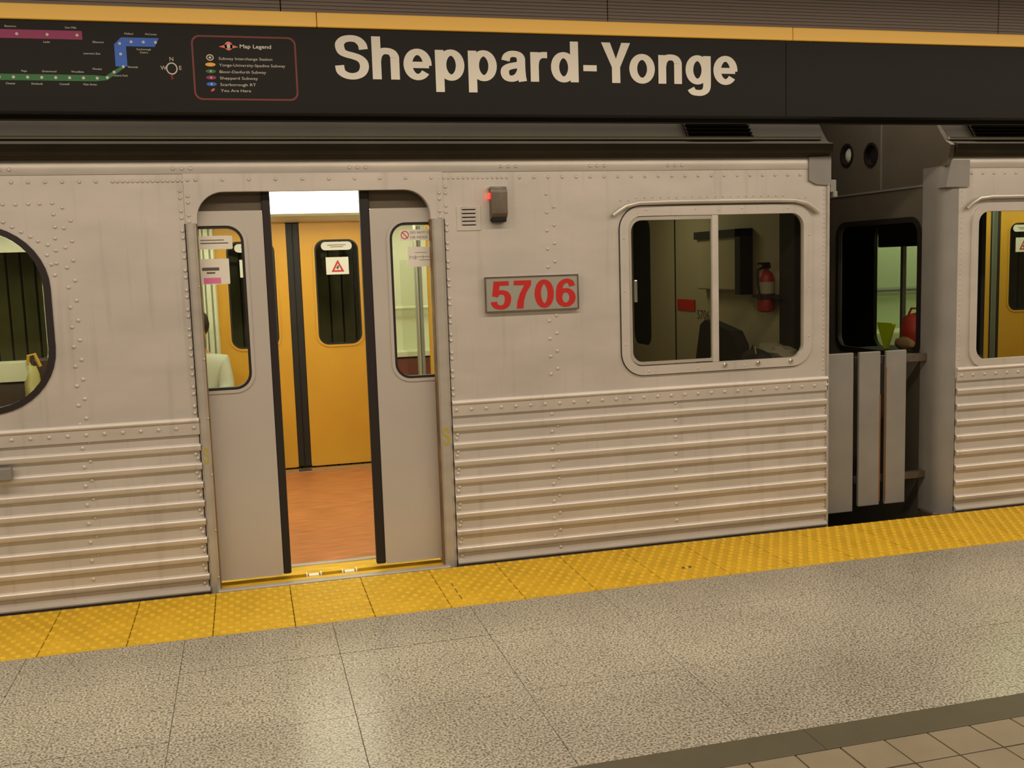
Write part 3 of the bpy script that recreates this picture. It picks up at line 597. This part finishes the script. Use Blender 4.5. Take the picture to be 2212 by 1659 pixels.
# things standing in the numbered car
ext = empty('fire_extinguisher', (3.075, .455, 1.20), 'red fire extinguisher with pale label and black valve clipped to the dark cab end wall', 'extinguisher')
G().lathe((3.075, .455, 1.22), [(.03, 0), (.050, .01), (.052, .03), (.052, .20), (.040, .235), (.017, .255), (.017, .265)], (0, 0, 1), 16).ob('cylinder_body', DRED, ext, True)
G().lathe((3.075, .455, 1.335), [(.0532, 0), (.0532, .07)], (0, 0, 1), 16).ob('paper_label', CLOTHG, ext, True)
G().bev((3.05, .44, 1.485), (3.10, .47, 1.510), .004).bev((3.02, .445, 1.510), (3.10, .465, 1.523), .003).ob('valve', CLOTHD, ext)
G().lathe((3.075, .455, 1.30), [(.056, 0), (.056, .030)], (0, 0, 1), 16).box((3.07, .30, 1.303), (3.15, .62, 1.325)).ob('bracket', CLOTHD, ext)
G().tube([(3.05, .45, 1.49), (3.0, .42, 1.48), (2.995, .41, 1.40), (3.01, .41, 1.30)], .008, 6).ob('hose', CLOTHD, ext, True)
ch = empty('driver_seat', (2.88, .72, 0), 'dark high-backed swivel seat standing in the unlit driver cab', 'chair')
G().bev((2.66, .46, .44), (3.08, .98, .53), .03).ob('seat', CLOTHD, ch, True)
g = G(); P = [(.40, .52), (1.0, .52), (1.0, .90), (.93, 1.13), (.86, 1.165), (.50, 1.11), (.42, 1.03)]
g.plate(P, [], 2.86, 2.94, 'yz'); g.ob('backrest', CLOTHD, ch)
G().tube([(2.88, .72, .06), (2.88, .72, .45)], .035, 10).ob('pedestal', GRIME, ch, True); G().lathe((2.88, .72, 0.001), [(.20, 0), (.20, .02), (.05, .07)], (0, 0, 1), 16).ob('base', GRIME, ch, True)
o = G().blob((3.06, .32, .975), (.085, .20, .068), 4, .16).ob('crumpled_cloth', CLOTHG, None, True); o['label'] = 'pale crumpled cloth heaped behind the cab window'; o['category'] = 'cloth'
bag = empty('shoulder_bag', (2.87, .20, .905), 'small dark bag lying beside the pale cloth behind the cab window', 'bag')
G().blob((2.87, .20, .965), (.075, .11, .058), 7, .10).ob('bag_body', CLOTHD, bag, True); G().tube([(2.83, .13, .99), (2.84, .16, 1.04), (2.86, .22, 1.045), (2.87, .27, 1.0)], .006, 6).ob('strap', GRIME, bag, True)
pb = empty('carrier_bag', (-1.50, 2.62, .46), 'crumpled pale yellow carrier bag on the bench inside the round-cornered passenger window', 'bag')
G().blob((-1.470, 2.56, .70), (.060, .105, .245), 11, .12).ob('bag_body', mat('pale_yellow_plastic', (160, 150, 92), .4), pb, True, 1.2)
G().tube([(-1.50, 2.58, .96), (-1.49, 2.58, 1.03), (-1.45, 2.58, 1.04), (-1.42, 2.59, .95)], .012, 6).ob('handle', mat('ochre_plastic', (190, 150, 60), .5), pb, True)

# seated passenger: one skinned body, clothes and hair as children
def skin(name, J, E, m, parent, sub=2, root=0):
    me = bpy.data.meshes.new(name); me.from_pydata([j[0] for j in J], E, []); o = bpy.data.objects.new(name, me); scratch.collection.objects.link(o)
    md = o.modifiers.new('s', 'SKIN'); md.use_smooth_shade = True; o.modifiers.new('d', 'SUBSURF').levels = sub
    for i, j in enumerate(J): me.skin_vertices[0].data[i].radius = (j[1], j[2] if len(j) > 2 else j[1])
    me.skin_vertices[0].data[root].use_root = True
    scratch.view_layers[0].update(); out = bpy.data.meshes.new_from_object(o.evaluated_get(scratch.view_layers[0].depsgraph)); bpy.data.objects.remove(o)
    out.materials.clear(); return link(name, out, m, parent)
px, py = -.345, 2.60
per = empty('person', (px, py, 0), 'seated passenger with dark hair and white jacket behind the left door glass', 'person')
J = [((px, py, .52), .12, .10), ((px, py+.02, .72), .12, .09), ((px, py, .90), .14, .09), ((px, py-.01, .99), .06), ((px, py-.02, 1.05), .048), ((px, py-.045, 1.11), .066, .075), ((px, py-.05, 1.19), .072, .085), ((px, py-.04, 1.26), .05)]
E = [(i, i+1) for i in range(7)]
def chain(a, pts):
    k = a
    for p in pts: J.append(p); E.append((k, len(J)-1)); k = len(J)-1
    return k
for s in (-1, 1):
    k = chain(2, [((px+s*.155, py-.01, .91), .055), ((px+s*.18, py-.06, .70), .042), ((px+s*.10, py-.26, .60), .032), ((px+s*.07, py-.31, .60), .030)])
    for f, (dx, dy, dz) in enumerate(((.030, -.05, .012), (.012, -.085, .004), (-.004, -.09, 0), (-.020, -.08, -.004), (-.034, -.065, -.006))):
        chain(k, [((px+s*.07+dx*.8*s, py-.31+dy*.5, .60+dz), .010), ((px+s*.07+dx*s, py-.31+dy, .59+dz), .0085)])
    chain(0, [((px+s*.09, py-.10, .53), .085), ((px+s*.11, py-.42, .52), .060), ((px+s*.11, py-.44, .28), .050), ((px+s*.11, py-.42, .07), .036), ((px+s*.11, py-.54, .035), .034)])
body = skin('body', J, E, SKIN, per, 1)
JJ = [((px, py, .50), .145, .13), ((px, py+.02, .72), .15, .125), ((px, py, .90), .155, .12), ((px, py, .985), .075)]; EE = [(0, 1), (1, 2), (2, 3)]
for s in (-1, 1):
    b = len(JJ); JJ += [((px+s*.16, py-.01, .915), .075), ((px+s*.185, py-.06, .70), .060), ((px+s*.11, py-.24, .61), .048)]; EE += [(2, b), (b, b+1), (b+1, b+2)]
skin('jacket', JJ, EE, WHITEC, per, 2)
JT = [((px, py, .50), .13, .12)]; ET = []
for s in (-1, 1):
    b = len(JT); JT += [((px+s*.09, py-.10, .53), .095), ((px+s*.11, py-.43, .52), .075), ((px+s*.11, py-.44, .28), .062), ((px+s*.11, py-.42, .09), .055)]; ET += [(0, b), (b, b+1), (b+1, b+2), (b+2, b+3)]
skin('trousers', JT, ET, JEANS, per, 2)
G().blob((px+.005, py-.02, 1.20), (.080, .095, .105), 2, .04).ob('hair', HAIR, per, True, 1.2)
for s in (-1, 1):
    G().lathe((px+s*.028, py-.128, 1.175), [(.010, 0), (.006, .006)], (0, -1, 0), 8).ob('eye', HAIR, per)
    G().bev((px+s*.11-.04, py-.60, .0), (px+s*.11+.04, py-.36, .07), .02).ob('shoe', CLOTHD, per)
G().prism([(py-.118, 1.16), (py-.145, 1.135), (py-.118, 1.128)], px-.01, px+.01).ob('nose', SKIN, per)
G().box((px-.022, py-.122, 1.098), (px+.022, py-.112, 1.106)).ob('mouth', REDP, per)

# ================================================================ the following car beyond the gap
car2 = empty('subway_car', (6.0, 1.5, -1.1), 'second silver subway car beyond the gap, showing its grey cab end with two round headlights', 'train')
CX0, CX1, EX = 4.075, 8.8, 3.99
W2 = rr(4.185, .885, 5.25, 1.800, .09, 8)
q2 = G().plate(rect(CX0, .80, CX1, 2.035), [W2], 0, .02).ob('side_panel', ALU, car2)
f2 = flutes(car2, CX0+.006, CX1); b2 = belt(car2, CX0+.004, CX1)
roof(car2, 4.022, CX1); roof_vent(car2, 4.20, 4.60)
G().plate(rr(4.160, .855, 5.28, 1.830, .115, 9), [rr(4.208, .905, 5.232, 1.782, .07, 9)], -.012, .022).ob('side_window_frame', ALU, car2, True, .4)
G().plate(rr(4.20, .895, 5.24, 1.79, .075), [], .004, .009).ob('window_pane', GL, car2)
G().tube([(4.118, -.018, 1.800), (4.150, -.024, 1.830), (4.20, -.026, 1.858), (4.28, -.026, 1.866), (5.2, -.026, 1.866)], .0125, 8).ob('drip_rail', ALU2, car2, True)
for i in range(20): rivet(q2, 4.16+.077*i, 2.004); rivet(b2, 4.11+.0805*i, .816, -.012)
rivets_joined(q2, [(4.095, 1.90-.03*i, 0) for i in range(36)], .5, 'corner_rivets')
G().plate([(3.975, 1.925), (4.135, 1.925), (4.135, 2.08), (4.01, 2.08)], [], -.014, .06).ob('corner_cap', GREYM, car2)
cp = [(CX0, 0.0)]+[(CX0-.02-.075*math.sin(t), .0+.09*(1-math.cos(t))) for t in [math.pi/2*i/6 for i in range(1, 7)]]+[(EX-.01, .20), (4.02, .20), (CX0, .06)]
G().prism(cp, -.03, 2.05, 'z').ob('corner_post', GREYM, car2, True, .5)
G().plate([(.19, -.9), (2.8, -.9), (2.8, 2.05), (3.0, 2.09), (3.03, 2.165), (2.925, 2.262), (2.76, 2.42), (2.55, 2.52), (2.1, 2.60), (1.5, 2.63), (.9, 2.60), (.45, 2.52), (.24, 2.42), (.122, 2.324), (.075, 2.262), (.02, 2.195), (-.03, 2.165), (0, 2.05), (.19, 2.05)], [rr(.235, .915, 1.105, 1.752, .085), rr(1.2, .1, 1.85, 1.95, .06), ell(1.007, 2.218, .062, .066, 20), ell(.735, 2.192, .062, .066, 20)], EX, EX+.03, 'yz').ob('cab_end', ENDM, car2)
G().plate(rect(1.2, .1, 1.85, 1.95), [], EX+.03, EX+.05, 'yz').ob('end_door', ENDM, car2)
G().plate(rr(.215, .895, 1.125, 1.772, .10), [rr(.248, .928, 1.092, 1.739, .075)], EX-.008, EX+.012, 'yz').ob('windshield_gasket', BLACKR, car2, True, .4)
G().plate(rr(.24, .92, 1.10, 1.747, .08), [], EX+.010, EX+.015, 'yz').ob('windshield', GL, car2)
for i, (yy_, zz) in enumerate(((1.007, 2.218), (.735, 2.192))):
    h = G().plate(ell(yy_, zz, .074, .078, 24), [ell(yy_, zz, .058, .062, 24)], EX-.008, EX+.02, 'yz').ob('headlight', BLACKR, car2, True)
    if i == 0:
        G().lathe((EX+.03, yy_, zz), [(.060, 0), (.052, .012), (.034, .022), (.012, .027)], (-1, 0, 0), 20).ob('lens', LENS, h, True, 1.2, label='pale headlight lens')
    else:
        G().lathe((EX+.034, yy_, zz), [(.072, 0), (.072, .003), (.05, .012), (.02, .016)], (-1, 0, 0), 20).ob('lens', DARK, h, label='dark unlit headlight opening')
G().box((EX-.006, .675-.055, 1.955), (EX, .675-.045, 2.58)).box((EX-.006, .02, 1.945), (EX, 1.9, 1.957)).ob('end_seam', GREYM, car2)
# gate panels between the cars, hung from both car ends
def gate(x0, x1, z0, z1, parent, y=.10):
    g_ = G().bev((x0, y, z0), (x1, y+.022, z1), .005).ob('gate_panel', GREYM, parent); return g_
g1 = gate(3.265, 3.452, .020, .978, car)
G().box((3.21, .125, .88), (3.30, .15, .93)).ob('gate_hinge', GRIME, g1); G().box((3.21, .125, .10), (3.30, .15, .15)).ob('gate_hinge', GRIME, g1)
g2 = gate(3.490, 3.634, .045, .978, car2); g3 = gate(3.672, 3.812, .045, .978, car2)
G().box((3.484, .135, .900), (3.995, .17, .945)).ob('gate_bar', GRIME, car2); G().box((3.484, .135, .18), (3.995, .17, .22)).ob('gate_bar', GRIME, car2)
G().box((3.630, .097, .07), (3.6345, .103, .72)).ob('rust_edge', RUST, g2); G().box((3.672, .097, .07), (3.6745, .103, .88)).ob('rust_edge', RUST, g3)
G().bev((3.96, .03, -.22), (4.06, .16, -.02), .01).ob('step', GRIME, car2)
# interior of the following car
G().box((4.02, .06, -.06), (CX1, 2.95, 0)).ob('cabin_floor', FLOORW, car2)
w2 = G().plate([(4.02, 0), (6.28, 0), (6.28, 1.935), (7.43, 1.935), (7.43, 0), (CX1, 0), (CX1, 2.2), (4.02, 2.2)], [], 2.92, 2.97).ob('far_side_wall', GREENW, car2)
e1 = leaf(6.28, 6.793, (6.79, 6.845), (6.36, .970, 6.66, 1.802), car2, 2.955, 2.990, .012, 1.935, YEL)
e2 = leaf(6.905, 7.43, (6.843, 6.908), (7.00, .970, 7.35, 1.802), car2, 2.955, 2.990, .012, 1.935, YEL)
far_sticks(e2, 7.16)
G().box((4.02, .02, 2.20), (CX1, 2.97, 2.215)).ob('cabin_ceiling', CREAM, car2)
G().prism([(2.66, 1.982), (2.30, 2.06), (2.27, 2.12), (2.40, 2.195), (2.66, 2.195)], 5.0, 8.7).ob('luminaire', DIFF2, car2, True, .8)
G().tube([(5.3, 2.88, 1.225), (6.25, 2.88, 1.225)], .02, 8).ob('wall_rail', GREYM, car2, True)
G().bev((5.25, 2.55, .36), (6.2, 2.91, .87), .03).ob('bench_seat', CREAM, car2, True)
G().tube([(6.20, 2.2, 0), (6.20, 2.2, 2.2)], .02, 8).ob('stanchion', GREYM, car2, True)
pt = G().plate(rect(.55, 0, 2.92, 2.2), [rr(.62, .842, 1.725, 1.775, .10)], 4.70, 4.73, 'yz').ob('cab_partition', DARK, car2)
G().box((4.70, 1.372, .84), (4.73, 1.400, 1.78)).ob('partition_mullion', GREYM, pt)
G().bev((4.66, .60, 1.598), (4.70, 1.628, 1.80), .01).ob('roller_blind', CLOTHD, car2)
G().plate(rr(.63, .85, 1.715, 1.767, .10), [], 4.712, 4.716, 'yz').ob('partition_pane', GL, pt)
G().bev((4.03, .20, .40), (4.45, 1.12, .905), .02).ob('cab_desk', CLOTHD, car2)
rb = empty('knapsack', (4.30, .68, .905), 'round red nylon bag standing on the desk behind the cab-end windshield', 'bag')
G().blob((4.30, .68, 1.035), (.09, .105, .125), 21, .05).ob('bag_body', CORAL, rb, True, 1.2); G().tube([(4.29, .62, 1.14), (4.29, .65, 1.185), (4.29, .71, 1.185), (4.29, .74, 1.14)], .007, 6).ob('loop', CORAL, rb, True)
G().blob((4.22, .68, .955), (.04, .09, .045), 5, .06).ob('front_pocket', mat('tan_canvas', (150, 120, 84), .8), rb, True, 1.2)
fl = G().plate([(.770, 1.078), (.846, .908), (.862, .908), (.944, 1.078), (.935, 1.086), (.780, 1.086)], [], 4.19, 4.215, 'yz').ob('safety_pennant', LIME, None)
fl['label'] = 'lime yellow wedge-shaped safety pennant behind the windshield, next to the red bag'; fl['category'] = 'pennant'

bpy.data.scenes.remove(scratch)
